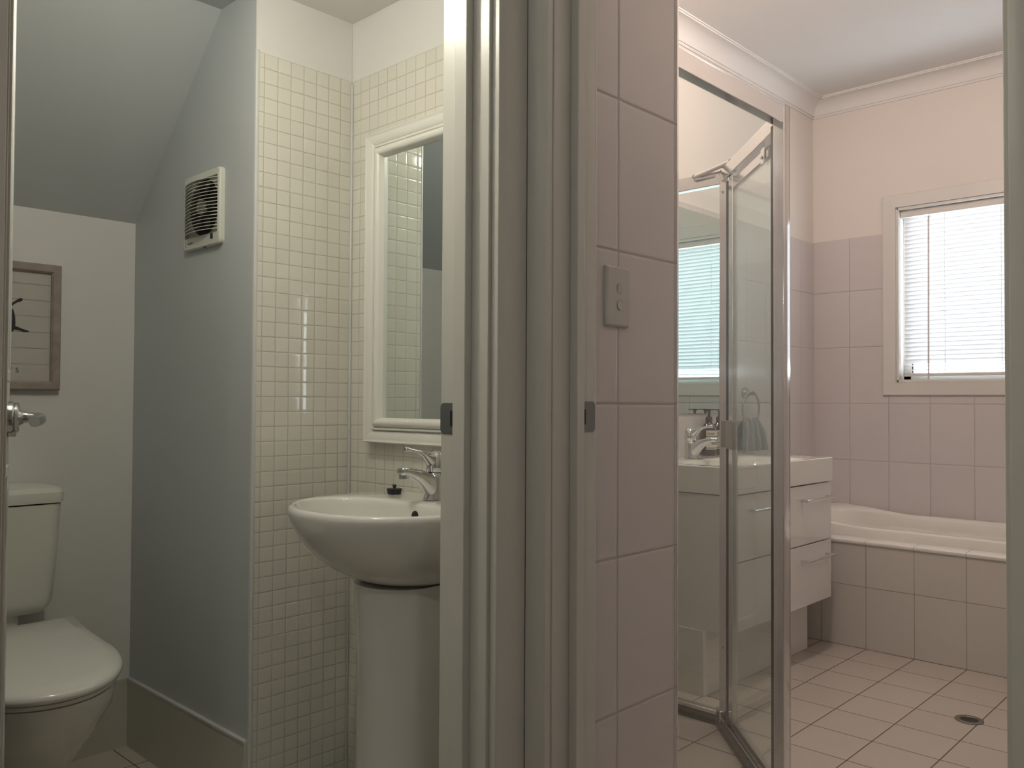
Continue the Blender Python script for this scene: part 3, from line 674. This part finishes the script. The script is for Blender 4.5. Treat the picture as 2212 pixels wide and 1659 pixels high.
# ------------------------------------------------------------------ shower enclosure (neo-angle, aluminium and glass)
def shower():
    t = thing('shower_enclosure', 'angled corner shower screen with silver aluminium frame and clear glass', 'shower screen', (2.1, 1.5, 0))
    A = Vector((1.549, 1.03, 0)); P = Vector((2.135, 1.03, 0)); V = Vector((2.557, 1.443, 0)); E = Vector((2.560, 1.992, 0))
    def bar(a, b, w, z0, z1, m, name, parent=t, ext=(0, 0), bev=0.002, offn=0.0):
        d = (b-a); L = d.length; d.normalize(); n = Vector((-d.y, d.x, 0))
        M = axes(a, d, n, (0, 0, 1)); bm = B(); box(bm, (-ext[0], offn-w/2, z0), (L+ext[1], offn+w/2, z1), M)
        return obj(name, bm, m, parent, bevel=bev)
    # front panel
    bar(A, P, 0.030, 1.806, 1.853, 'aluminium', 'header_rail')
    bar(A, P, 0.030, 0.001, 0.030, 'aluminium', 'sill_rail')
    bm = B(); box(bm, (1.5495, 1.015, 0.001), (1.575, 1.045, 1.853)); obj('wall_channel', bm, 'aluminium', t, bevel=0.002)
    bar(A+Vector((0.02, 0, 0)), P-Vector((0.02, 0, 0)), 0.005, 0.025, 1.812, 'shower_glass', 'glass_panel', bev=0)
    # corner post near the door hinge
    bm = B(); prism(bm, [(2.102, 1.014), (2.139, 1.014), (2.156, 1.024), (2.160, 1.034), (2.146, 1.050), (2.122, 1.050), (2.102, 1.044)], 0.001, 1.858)
    pp = obj('corner_post', bm, 'aluminium', t, bevel=0.002)
    bm = B(); prism(bm, [(2.103, 1.045), (2.118, 1.045), (2.128, 1.056), (2.113, 1.056)], 0.03, 1.806); obj('seal_strip', bm, 'seal_rubber', pp, smooth=False)
    # vertex post
    bm = B(); prism(bm, [(2.546, 1.4245), (2.562, 1.428), (2.575, 1.442), (2.575, 1.457), (2.546, 1.457)], 0.001, 1.853)
    vp = obj('corner_post', bm, 'aluminium', t, bevel=0.002)
    # diagonal
    d = (V-P).normalized(); nn = Vector((-d.y, d.x, 0))
    bar(P+d*0.02, V-d*0.01, 0.030, 1.808, 1.853, 'aluminium', 'header_rail')
    bar(P+d*0.02, V-d*0.01, 0.034, 0.001, 0.026, 'aluminium', 'sill_rail')
    bar(P+d*0.02, V-d*0.01, 0.016, 0.0008, 0.020, 'seal_rubber', 'sill_seal', offn=0.026, bev=0)
    # pivot door inside the diagonal
    D0, D1 = P+d*0.030, P+d*0.512
    bar(D0, D1, 0.016, 1.758, 1.788, 'aluminium', 'door_rail'); bar(D0, D1, 0.016, 0.032, 0.056, 'aluminium', 'door_rail')
    bar(D0, D0+d*0.034, 0.018, 0.032, 1.800, 'aluminium', 'door_stile'); bar(D1-d*0.044, D1, 0.018, 0.032, 1.800, 'aluminium', 'door_stile')
    bar(D0+d*0.02, D1-d*0.02, 0.005, 0.05, 1.765, 'shower_glass', 'door_glass', bev=0)
    bar(P+d*0.514, P+d*0.524, 0.012, 0.03, 1.80, 'seal_rubber', 'magnet_seal', bev=0); bar(P+d*0.534, P+d*0.552, 0.012, 0.03, 1.80, 'seal_rubber', 'magnet_seal', bev=0)
    # left fixed panel
    y = Vector((0, 1, 0)); Vl = Vector((2.560, 1.455, 0))
    bar(Vl, E, 0.030, 1.803, 1.849, 'aluminium', 'header_rail')
    bar(Vl, E, 0.030, 0.012, 0.040, 'aluminium', 'sill_rail'); bar(Vl, E, 0.020, 0.0008, 0.020, 'seal_rubber', 'sill_seal', offn=0.024, bev=0)
    bar(Vl-y*0.005, E-y*0.012, 0.005, 0.035, 1.81, 'shower_glass', 'glass_panel', bev=0)
    bm = B(); box(bm, (2.543, 1.966, 0.001), (2.571, 1.9915, 1.849)); obj('wall_channel', bm, 'aluminium', t, bevel=0.002)
    for zz in (1.775, 0.975, 0.255):
        bm = B(); lathe(bm, [(0.0045, 0), (0.0045, 0.002), (0.002, 0.003), (0, 0.002)], (2.5462, 1.444, zz), (-1, 0, 0), n=14); obj('screw', bm, 'grey_plastic', t)
    # hinge block under the header beside the post
    M = axes(P+d*0.045, d, nn, (0, 0, 1))
    bm = B(); box(bm, (-0.012, 0.0, 1.770), (0.045, 0.022, 1.806), M); box(bm, (0.010, 0.008, 1.748), (0.030, 0.020, 1.772), M); obj('top_pivot', bm, 'grey_plastic', t, bevel=0.003)
    bm = B(); box(bm, (0.085, 0.009, 1.745), (0.115, 0.013, 1.792), M); lathe(bm, [(0.005, 0), (0.005, 0.004), (0, 0.005)], M @ Vector((0.1, 0.013, 1.765)), nn, n=14); obj('guide_clip', bm, 'aluminium', t, bevel=0.002)
    # corner brace across the vertex, on top of the frame
    bm = B(); q0 = Vector((2.538, 1.548, 1.842)); q1 = Vector((2.520, 1.400, 1.864)); q2 = Vector((2.545, 1.475, 1.840))
    tube(bm, [q0, q1], 0.008, 12); tube(bm, [q0-Vector((0, 0, 0.010)), q2-Vector((0, 0, 0.006))], 0.006, 12)
    br = obj('corner_brace', bm, 'aluminium', t)
    for q in (q0, q1):
        bm = B(); lathe(bm, [(0.008, -0.006), (0.008, 0.006), (0.004, 0.008)], q, (-1, -0.3, 0), n=12); obj('brace_cap', bm, 'grey_plastic', br)
    bm = B(); box(bm, (2.532, 1.395, 1.853), (2.565, 1.445, 1.868)); obj('corner_cap', bm, 'grey_plastic', t, bevel=0.004, seg=3)
    # bottom corner block
    M2 = axes(V-d*0.03, d, nn, (0, 0, 1)); bm = B(); box(bm, (-0.02, 0.0, 0.004), (0.028, 0.03, 0.06), M2); obj('bottom_pivot', bm, 'aluminium', t, bevel=0.003)
    # grey pull: half on the door stile, half on the fixed post
    bm = B(); MH = axes(P+d*0.500+Vector((0, 0, 0.965)), d, nn, (0, 0, 1))
    loft(bm, [[MH @ Vector((a, o, b)) for a, b in rrect(-0.030, 0, 0.042, 0.046, 0.008)] for o in (0.0092, 0.020)])
    obj('door_pull', bm, 'pull_plastic', t, bevel=0.002)
    bm = B(); loft(bm, [[(x, a, b) for a, b in rrect(1.433, 0.965, 0.010, 0.045, 0.004)] for x in (2.5458, 2.530)]); obj('door_pull', bm, 'pull_plastic', t, bevel=0.002)
shower()

# ------------------------------------------------------------------ vanity unit
def vanity():
    x0, x1, yf, yb = 2.732, 3.610, 1.520, 1.991; zt, zb = 0.836, 0.737
    t = thing('vanity_unit', 'wall-hung white gloss vanity with moulded basin top and two drawers', 'vanity', ((x0+x1)/2, 1.75, 0))
    # top with moulded basin
    C = ((x0+x1)/2, 1.735); N = 96
    O = polar(rrect(C[0], (yf+yb)/2, (x1-x0)/2, (yb-yf)/2, 0.004, 3), C, N)
    I = polar(rrect(C[0], 1.70, 0.30, 0.145, 0.09, 10), C, N)
    mixr = lambda f: [(p[0]+(q[0]-p[0])*f, p[1]+(q[1]-p[1])*f) for p, q in zip(O, I)]
    rings = [[(a, b, zb) for a, b in O], [(a, b, zt-0.0015) for a, b in O], [(C[0]+(a-C[0])*0.996, C[1]+(b-C[1])*0.994, zt) for a, b in O]]
    for f, z in ((0.4, zt-0.0005), (0.75, zt-0.003), (0.93, zt-0.006), (1.0, zt-0.012)): rings.append([(a, b, z) for a, b in mixr(f)])
    for s, z in ((0.96, zt-0.04), (0.9, zt-0.06), (0.75, zt-0.072), (0.4, zt-0.078), (0.06, zt-0.080)): rings.append([(C[0]+(p[0]-C[0])*s, 1.70+(p[1]-1.70)*s, z) for p in I])
    bm = B(); loft(bm, rings); tp = obj('basin_top', bm, 'porcelain', t, angle=40)
    bm = B(); lathe(bm, [(0.022, 0), (0.022, 0.003), (0.014, 0.006), (0, 0.007)], (C[0], 1.70, zt-0.081), n=24); obj('waste', bm, 'chrome', tp)
    bm = B(); box(bm, (x0+0.009, yf+0.022, 0.240), (x1-0.009, yb, zb-0.004)); obj('carcass', bm, 'gloss_white', t, smooth=False)
    for za, zz in ((0.491, 0.731), (0.240, 0.487)):
        bm = B(); box(bm, (x0+0.008, yf+0.004, za), (x1-0.008, yf+0.0215, zz)); dr = obj('drawer', bm, 'gloss_white', t, bevel=0.0015)
        zc = zz-0.058; bm = B()
        hx0, hx1 = 3.292, 3.566
        tube(bm, [(hx0+0.006, yf-0.026, zc), (hx1, yf-0.026, zc)], 0.0052, 14)
        for hx in (hx0+0.02, hx1-0.02): tube(bm, [(hx, yf+0.004, zc), (hx, yf-0.027, zc)], 0.0056, 14)
        obj('handle', bm, 'chrome', dr, angle=50)
        bm = B(); hx0, hx1 = 2.86, 3.11
        tube(bm, [(hx0, yf-0.026, zc), (hx1, yf-0.026, zc)], 0.0052, 14)
        for hx in (hx0+0.02, hx1-0.02): tube(bm, [(hx, yf+0.004, zc), (hx, yf-0.027, zc)], 0.0056, 14)
        if za > 0.4: obj('handle', bm, 'chrome', dr, angle=50)
        else: bm.free()
    bm = B(); box(bm, (2.733, 1.628, 0.0), (3.596, yb, 0.2385)); pb = obj('plinth', bm, 'gloss_white', t, bevel=0.001)
    mixer(t, Vector((3.098, 1.905, zt-0.001)), Vector((0.0, -1, 0)), 1.08)
    t['label'] = 'white gloss vanity with moulded basin top and chrome-handled drawers behind the shower glass'
vanity()

def bath_mirror():
    bm = B(); box(bm, (2.62, 1.986, 1.018), (3.565, 1.9915, 1.910))
    o = obj('wall_mirror', bm, 'mirror_cyan', smooth=False, origin=(3.09, 1.99, 1.018), bevel=0.001)
    tag(o, 'frameless wall mirror above the vanity reflecting the window blind', 'mirror')
bath_mirror()

def pump_bottle(x, y, rot, label):
    z = 0.8365
    t = thing('pump_bottle', label, 'soap bottle', (x, y, z), 'dark pump bottles on the vanity top')
    t.rotation_euler = (0, 0, 0)
    bm = B(); lathe(bm, [(0.031, 0.0), (0.0335, 0.003), (0.0335, 0.112), (0.031, 0.122), (0.022, 0.134), (0.0145, 0.143), (0.0125, 0.150)], (x, y, z), n=36); obj('bottle', bm, 'amber_glass', t, angle=50)
    bm = B(); lathe(bm, [(0.0155, 0.146), (0.0155, 0.164), (0.0135, 0.166), (0.010, 0.170), (0.0055, 0.172), (0.0055, 0.188), (0.009, 0.198), (0.0095, 0.2035), (0.0, 0.204)], (x, y, z), n=24)
    d = Vector((math.cos(rot), math.sin(rot), 0)); c = Vector((x, y, z+0.2005))
    tube(bm, [c-d*0.006, c+d*0.03, c+d*0.042-Vector((0, 0, 0.001))], [(0.0055, 0.003), (0.004, 0.0026), (0.003, 0.0022)], 12)
    obj('pump', bm, 'pump_black', t, angle=50)
    # wrap label facing the room
    a0 = -2.97; R = 0.0339
    def wrap(za, zb_, ra, m, name, parent, aa=a0, ab=a0+2.3):
        bm = B(); n = 14; rings = []
        for k in range(n+1):
            a = aa+(ab-aa)*k/n; rings.append([(x+ra*math.cos(a), y+ra*math.sin(a), zz) for zz in (z+za, z+zb_)]+[(x+(ra-0.0004)*math.cos(a), y+(ra-0.0004)*math.sin(a), zz) for zz in (z+zb_, z+za)])
        loft(bm, rings); return obj(name, bm, m, parent)
    lb = wrap(0.026, 0.109, R, 'label_cream', 'label', t)
    for za, zb_ in ((0.0820, 0.0845), (0.0310, 0.0340), (0.053, 0.0545)): wrap(za, zb_, R+0.0004, 'label_dark', 'label_line', lb)
    me = textmesh('Aesop.', 0.013, Matrix.Identity(4), depth=0.0002)
    for v in me.vertices:
        a = a0+0.12+v.co.x/R; r = R+0.0006+v.co.z; zz = z+0.092+v.co.y; v.co = (x+r*math.cos(a), y+r*math.sin(a), zz)
    link('lettering', me, 'label_dark', lb, smooth=False)
pump_bottle(3.318, 1.950, -PI/2+0.35, 'dark pump bottle with cream label just behind the vanity tap')
pump_bottle(3.408, 1.950, -PI/2-0.9, 'dark pump bottle farther from the tap, half behind the shower frame')

def towel_ring():
    W_ = Vector((3.715, 1.992, 1.113)); c = Vector((3.690, 1.945, 1.040)); R = 0.080
    t = thing('towel_ring', 'chrome towel ring on the wall beside the vanity mirror', 'towel ring', W_)
    bm = B(); lathe(bm, [(0.028, 0), (0.028, 0.006), (0.022, 0.014), (0.012, 0.022), (0.009, 0.034), (0.010, 0.046)], W_, (0, -1, 0), n=28); obj('mount', bm, 'dark_chrome', t, angle=60)
    bm = B(); tube(bm, [c+Vector((0.018, 0, R+0.004)), c+Vector((0.026, 0, R-0.004)), c+Vector((0.05, 0, 0.06))], [0.010, 0.013, 0.006], 14); 
    bm.free()
    bm = B(); n = 48; rings = []
    for k in range(n):
        a = 2*PI*k/n; ctr = c+Vector((math.cos(a), 0, math.sin(a)))*R; u = Vector((math.cos(a), 0, math.sin(a))); v = Vector((0, 1, 0)); r = 0.0048
        rings.append([bm.verts.new(ctr+u*r*math.cos(b)+v*r*math.sin(b)) for b in [2*PI*j/10 for j in range(10)]])
    for k in range(n):
        A_, B_ = rings[k], rings[(k+1) % n]
        for j in range(10): bm.faces.new((A_[j], A_[(j+1) % 10], B_[(j+1) % 10], B_[j]))
    obj('ring', bm, 'dark_chrome', t, angle=80)
    # towel through the ring
    bm = B(); NX, NZ = 56, 30; zb = c.z-R
    for side in (-1, 1):
        grid = []
        for j in range(NZ+1):
            s = j/NZ; zz = zb+0.040-(0.158 if side < 0 else 0.150)*s
            half = 0.070+(0.138-0.070)*min(1, s*1.1)**0.8; row = []
            for i in range(NX+1):
                u = i/NX*2-1; lobe = 0.5+0.5*math.cos(2*PI*u)       # 0 at lobes centre
                dip = 0.030*(1-abs(math.sin(PI*abs(u)**0.9)))*(1-s)**6 if abs(u) < 0.6 else 0.014*(abs(u)**3)*(1-s)**4
                fold = 0.010*math.sin(u*13+1.2)*(0.35+s)+0.006*math.sin(u*27)*(0.3+s)
                yy = c.y+side*(0.006+0.012*min(1, s*3))+fold*0.7
                row.append(bm.verts.new((c.x+0.010*s+u*half+0.004*math.sin(9*s+u*4), min(yy, 1.985), zz-dip-(0.008 if side > 0 else 0)*s)))
            grid.append(row)
        for j in range(NZ):
            for i in range(NX): bm.faces.new((grid[j][i], grid[j][i+1], grid[j+1][i+1], grid[j+1][i]))
        if side == -1: top = grid[0]
        else:
            for i in range(NX): bm.faces.new((top[i], top[i+1], grid[0][i+1], grid[0][i]))
    o = obj('hand_towel', bm, 'towel_cloth', origin=(c.x, c.y, zb), angle=80)
    sm = o.modifiers.new('thickness', 'SOLIDIFY'); sm.thickness = 0.004
    tag(o, 'grey-blue hand towel hanging through the chrome ring', 'towel')
towel_ring()

# ------------------------------------------------------------------ bathtub and surround
def bath():
    # tiled apron and capping
    bm = B(); box(bm, (3.755, 0.2, 0.0), (3.79, 1.992, 0.452)); ap = struct(obj('wall_bath_apron', bm, 'apron_tile', smooth=False), 'square-tiled front of the bath', 'wall')
    bm = B()
    prof = [(3.750, 0.452), (3.748, 0.458), (3.750, 0.465), (3.757, 0.468), (3.842, 0.470), (3.842, 0.452)]
    yy = [1.992, 1.836, 1.636, 1.436, 1.236, 1.036, 0.836, 0.636, 0.436, 0.2]
    for a, b in zip(yy, yy[1:]): loft(bm, [[(x, y, z) for x, z in prof] for y in (a-0.001, b+0.001)])
    obj('capping', bm, 'skirt_cap', ap, angle=50) if 'skirt_cap' in MAT else obj('capping', bm, 'gloss_white', ap, angle=50)
    t = thing('bathtub', 'white built-in bathtub below the window', 'bathtub', (4.15, 1.1, 0))
    x0, x1, y0, y1 = 3.8435, 4.491, 0.21, 1.990; N = 120; C = ((x0+x1)/2, (y0+y1)/2)
    O = polar(rrect(C[0], C[1], (x1-x0)/2, (y1-y0)/2, 0.02, 4), C, N)
    I = polar(rrect(C[0]-0.01, C[1], (x1-x0)/2-0.058, (y1-y0)/2-0.075, 0.17, 10), C, N)
    lift = lambda y: 0.026*max(0, min(1, (y-1.50)/0.30))**2*(3-2*max(0, min(1, (y-1.50)/0.30)))
    rings = [[(a, b, 0.453) for a, b in O], [(a, b, 0.506+lift(b)) for a, b in O]]
    rings.append([(C[0]+(a-C[0])*0.985, C[1]+(b-C[1])*0.995, 0.513+lift(b)) for a, b in O])
    for f, z in ((0.3, 0.514), (0.7, 0.513), (0.9, 0.508), (1.0, 0.495)): rings.append([(p[0]+(q[0]-p[0])*f, p[1]+(q[1]-p[1])*f, z+lift(p[1])*(1-f*0.5)) for p, q in zip(O, I)])
    for s, z in ((0.97, 0.42), (0.93, 0.30), (0.88, 0.20), (0.78, 0.145), (0.5, 0.125), (0.1, 0.12)): rings.append([(C[0]+(p[0]-C[0])*s, C[1]+(p[1]-C[1])*s, z) for p in I])
    bm = B(); loft(bm, rings); obj('tub', bm, 'porcelain', t, angle=60)
bath()

# ------------------------------------------------------------------ window and venetian blind
def window():
    X = 4.5
    bm = B(); prof = [(0, 0), (0, 0.017), (0.062, 0.012), (0.066, 0.008), (0.066, 0)]   # distance outwards from inner edge, proud of the wall
    def pt(i, a, o):
        c = [(WY0-a, WZ0-a), (WY1+a, WZ0-a), (WY1+a, WZ1+a), (WY0-a, WZ1+a)][i]; return (X-0.0085-o, c[0], c[1])
    for i in range(4):
        j = (i+1) % 4; loft(bm, [[pt(i, a+0.004, o) for a, o in prof], [pt(j, a+0.004, o) for a, o in prof]])
    w = struct(obj('window_1', bm, 'window_paint', angle=30), 'white painted window frame above the bath', 'window')
    bm = B()      # reveal lining
    for lo, hi in (((X-0.018, WY0-0.004, WZ0-0.004), (X+0.085, WY0+0.010, WZ1+0.004)), ((X-0.018, WY1-0.010, WZ0-0.004), (X+0.085, WY1+0.004, WZ1+0.004)), ((X-0.018, WY0, WZ0-0.004), (X+0.085, WY1, WZ0+0.010)), ((X-0.018, WY0, WZ1-0.010), (X+0.085, WY1, WZ1+0.004))): box(bm, lo, hi)
    obj('reveal', bm, 'window_paint', w, bevel=0.002)
    bm = B(); s = 0.036
    a0, a1, b0, b1 = WY0+0.010, WY1-0.010, WZ0+0.010, WZ1-0.010
    for lo, hi in (((X+0.055, a0, b0), (X+0.085, a0+s, b1)), ((X+0.055, a1-s, b0), (X+0.085, a1, b1)), ((X+0.055, a0, b0), (X+0.085, a1, b0+s)), ((X+0.055, a0, b1-s), (X+0.085, a1, b1))): box(bm, lo, hi)
    sash = obj('sash', bm, 'window_paint', w, bevel=0.002)
    bm = B()
    for lo, hi in (((X+0.062, a0+s, b0+s), (X+0.078, a0+s+0.007, b1-s)), ((X+0.062, a1-s-0.007, b0+s), (X+0.078, a1-s, b1-s))): box(bm, lo, hi)
    obj('glazing_seal', bm, 'seal_rubber', sash, smooth=False)
    obj('pane', bx((X+0.068, a0+s, b0+s), (X+0.072, a1-s, b1-s)), 'window_glass', sash, smooth=False)
    # blind
    t = thing('venetian_blind', 'white venetian blind with closed slats and hanging wand in the bathroom window', 'blind', (X+0.02, (WY0+WY1)/2, WZ0+0.02))
    ya, yb_ = WY0+0.016, WY1-0.026
    xc = X+0.024
    bm = B(); box(bm, (xc-0.016, WY0+0.012, WZ1-0.046), (xc+0.014, WY1-0.011, WZ1-0.0105)); obj('headrail', bm, 'window_paint', t, bevel=0.002)
    bm = B(); pitch = 0.0218; z = WZ1-0.062; n = 0; top = z
    zs = []
    while z > WZ0+0.040: zs.append(z); z -= pitch
    def slat(z, tilt, m=bm, tw=0.0):
        rings = []; w = 0.0125; K = 6
        for yy in (ya, yb_):
            prof = []
            for k in range(K+1):
                s = -1+2*k/K; u = s*w; v = 0.0016*(1-s*s)
                prof.append((u, v))
            prof2 = [(u, v-0.0004) for u, v in prof[::-1]]
            ca, sa = math.cos(tilt), math.sin(tilt)
            rings.append([(xc+u*ca-v*sa, yy, z+u*sa+v*ca) for u, v in prof+prof2])
        loft(m, rings)
    for i, zz in enumerate(zs):
        slat(zz, math.radians(-64) if i < len(zs)-2 else math.radians(-12))
    obj('slats', bm, 'blind_slat', t, angle=60)
    bm = B(); box(bm, (xc-0.0125, ya, zs[-1]-pitch-0.010), (xc+0.0125, yb_, zs[-1]-pitch+0.004)); obj('bottom_rail', bm, 'window_paint', t, bevel=0.002)
    for yy in (1.335, 1.085, 0.80):
        bm = B(); tube(bm, [(xc-0.0135, yy, WZ1-0.046), (xc-0.0135, yy, zs[-1]-pitch)], 0.0011, 6); tube(bm, [(xc+0.0135, yy, WZ1-0.046), (xc+0.0135, yy, zs[-1]-pitch)], 0.0011, 6); obj('ladder_cord', bm, 'cord_white', t)
    wy = 1.405
    bm = B(); tube(bm, [(xc-0.022, wy, WZ1-0.056), (xc-0.026, wy, WZ1-0.07), (xc-0.036, wy, 1.2), (xc-0.0365, wy, 1.165)], 0.0042, 6); wd = obj('tilt_wand', bm, 'wand_plastic', t)
    bm = B(); tube(bm, [(xc-0.016, wy, WZ1-0.045), (xc-0.022, wy, WZ1-0.058)], 0.0016, 8); obj('wand_hook', bm, 'strike_metal', wd)
window()

# ------------------------------------------------------------------ floor drain
def drain():
    c = (3.168, 0.868)
    t = thing('floor_drain', 'round metal floor drain grate in the bathroom tiles', 'floor drain', (c[0], c[1], 0))
    bm = B(); lathe(bm, [(0.026, 0.0002), (0.0445, 0.0002), (0.0445, 0.0022), (0.042, 0.0032), (0.029, 0.0030), (0.027, 0.0012), (0.026, 0.0002)], (*c, 0), n=40, cap=False); obj('drain_ring', bm, 'grille_metal', t)
    bm = B(); lathe(bm, [(0.0275, 0.0002), (0.0275, 0.0012)], (*c, 0), n=32); obj('drain_hole', bm, 'dark_void', t)
    bm = B(); a = math.radians(118)
    for k in range(-3, 4):
        u = k*0.0072; h = math.sqrt(max(0, 0.0275**2-u*u)); M = Matrix.Translation((*c, 0)) @ Matrix.Rotation(a, 4, 'Z')
        box(bm, (-h, u-0.0011, 0.0010), (h, u+0.0011, 0.0029), M)
    obj('grate', bm, 'grille_metal', t, smooth=False)
drain()

# ------------------------------------------------------------------ ceiling lamps (above the picture); bathroom and hall ones added for light
def unseen_lamp(x, y, z, label, m, power, color, rad=0.045, name='unseen_lamp', drop=0.05):
    t = thing(name, label, 'ceiling light', (x, y, z))
    bm = B(); lathe(bm, [(rad*0.86, -0.001), (rad*1.25, -0.001), (rad*1.25, -0.004), (rad*0.95, -0.010), (rad*0.86, -0.006), (rad*0.86, -0.001)], (x, y, z), n=32, cap=False); obj('lamp_ring', bm, 'frame_white', t)
    bm = B(); lathe(bm, [(rad*0.86, -0.0015), (rad*0.86, -0.0035)], (x, y, z), n=32); obj('lamp_diffuser', bm, m, t)
    l = bpy.data.lights.new('lamp_light', 'POINT'); l.shadow_soft_size = rad*0.5; l.energy = power; l.color = color
    o = bpy.data.objects.new('lamp_light', l); COL.objects.link(o); o.location = (x, y, z-drop)
    return t
unseen_lamp(0.70, 1.46, 2.13, 'round lamp on the toilet room ceiling', 'lamp_warm', 4.7, (1.0, 0.95, 0.80), name='ceiling_lamp', drop=0.15)
unseen_lamp(2.65, 1.15, 2.71, 'added unseen lamp on the bathroom ceiling beside the shower', 'lamp_peach', 18.5, (1.0, 0.80, 0.69), rad=0.09, name='ceiling_lamp')  # added lamp out of view, warms and brightens the bathroom
unseen_lamp(-0.5, 0.0, 2.5, 'added unseen light in the hall ceiling', 'lamp_warm', 5.6, (1.0, 0.95, 0.86))  # added fill out of view, makes up for the small hall window
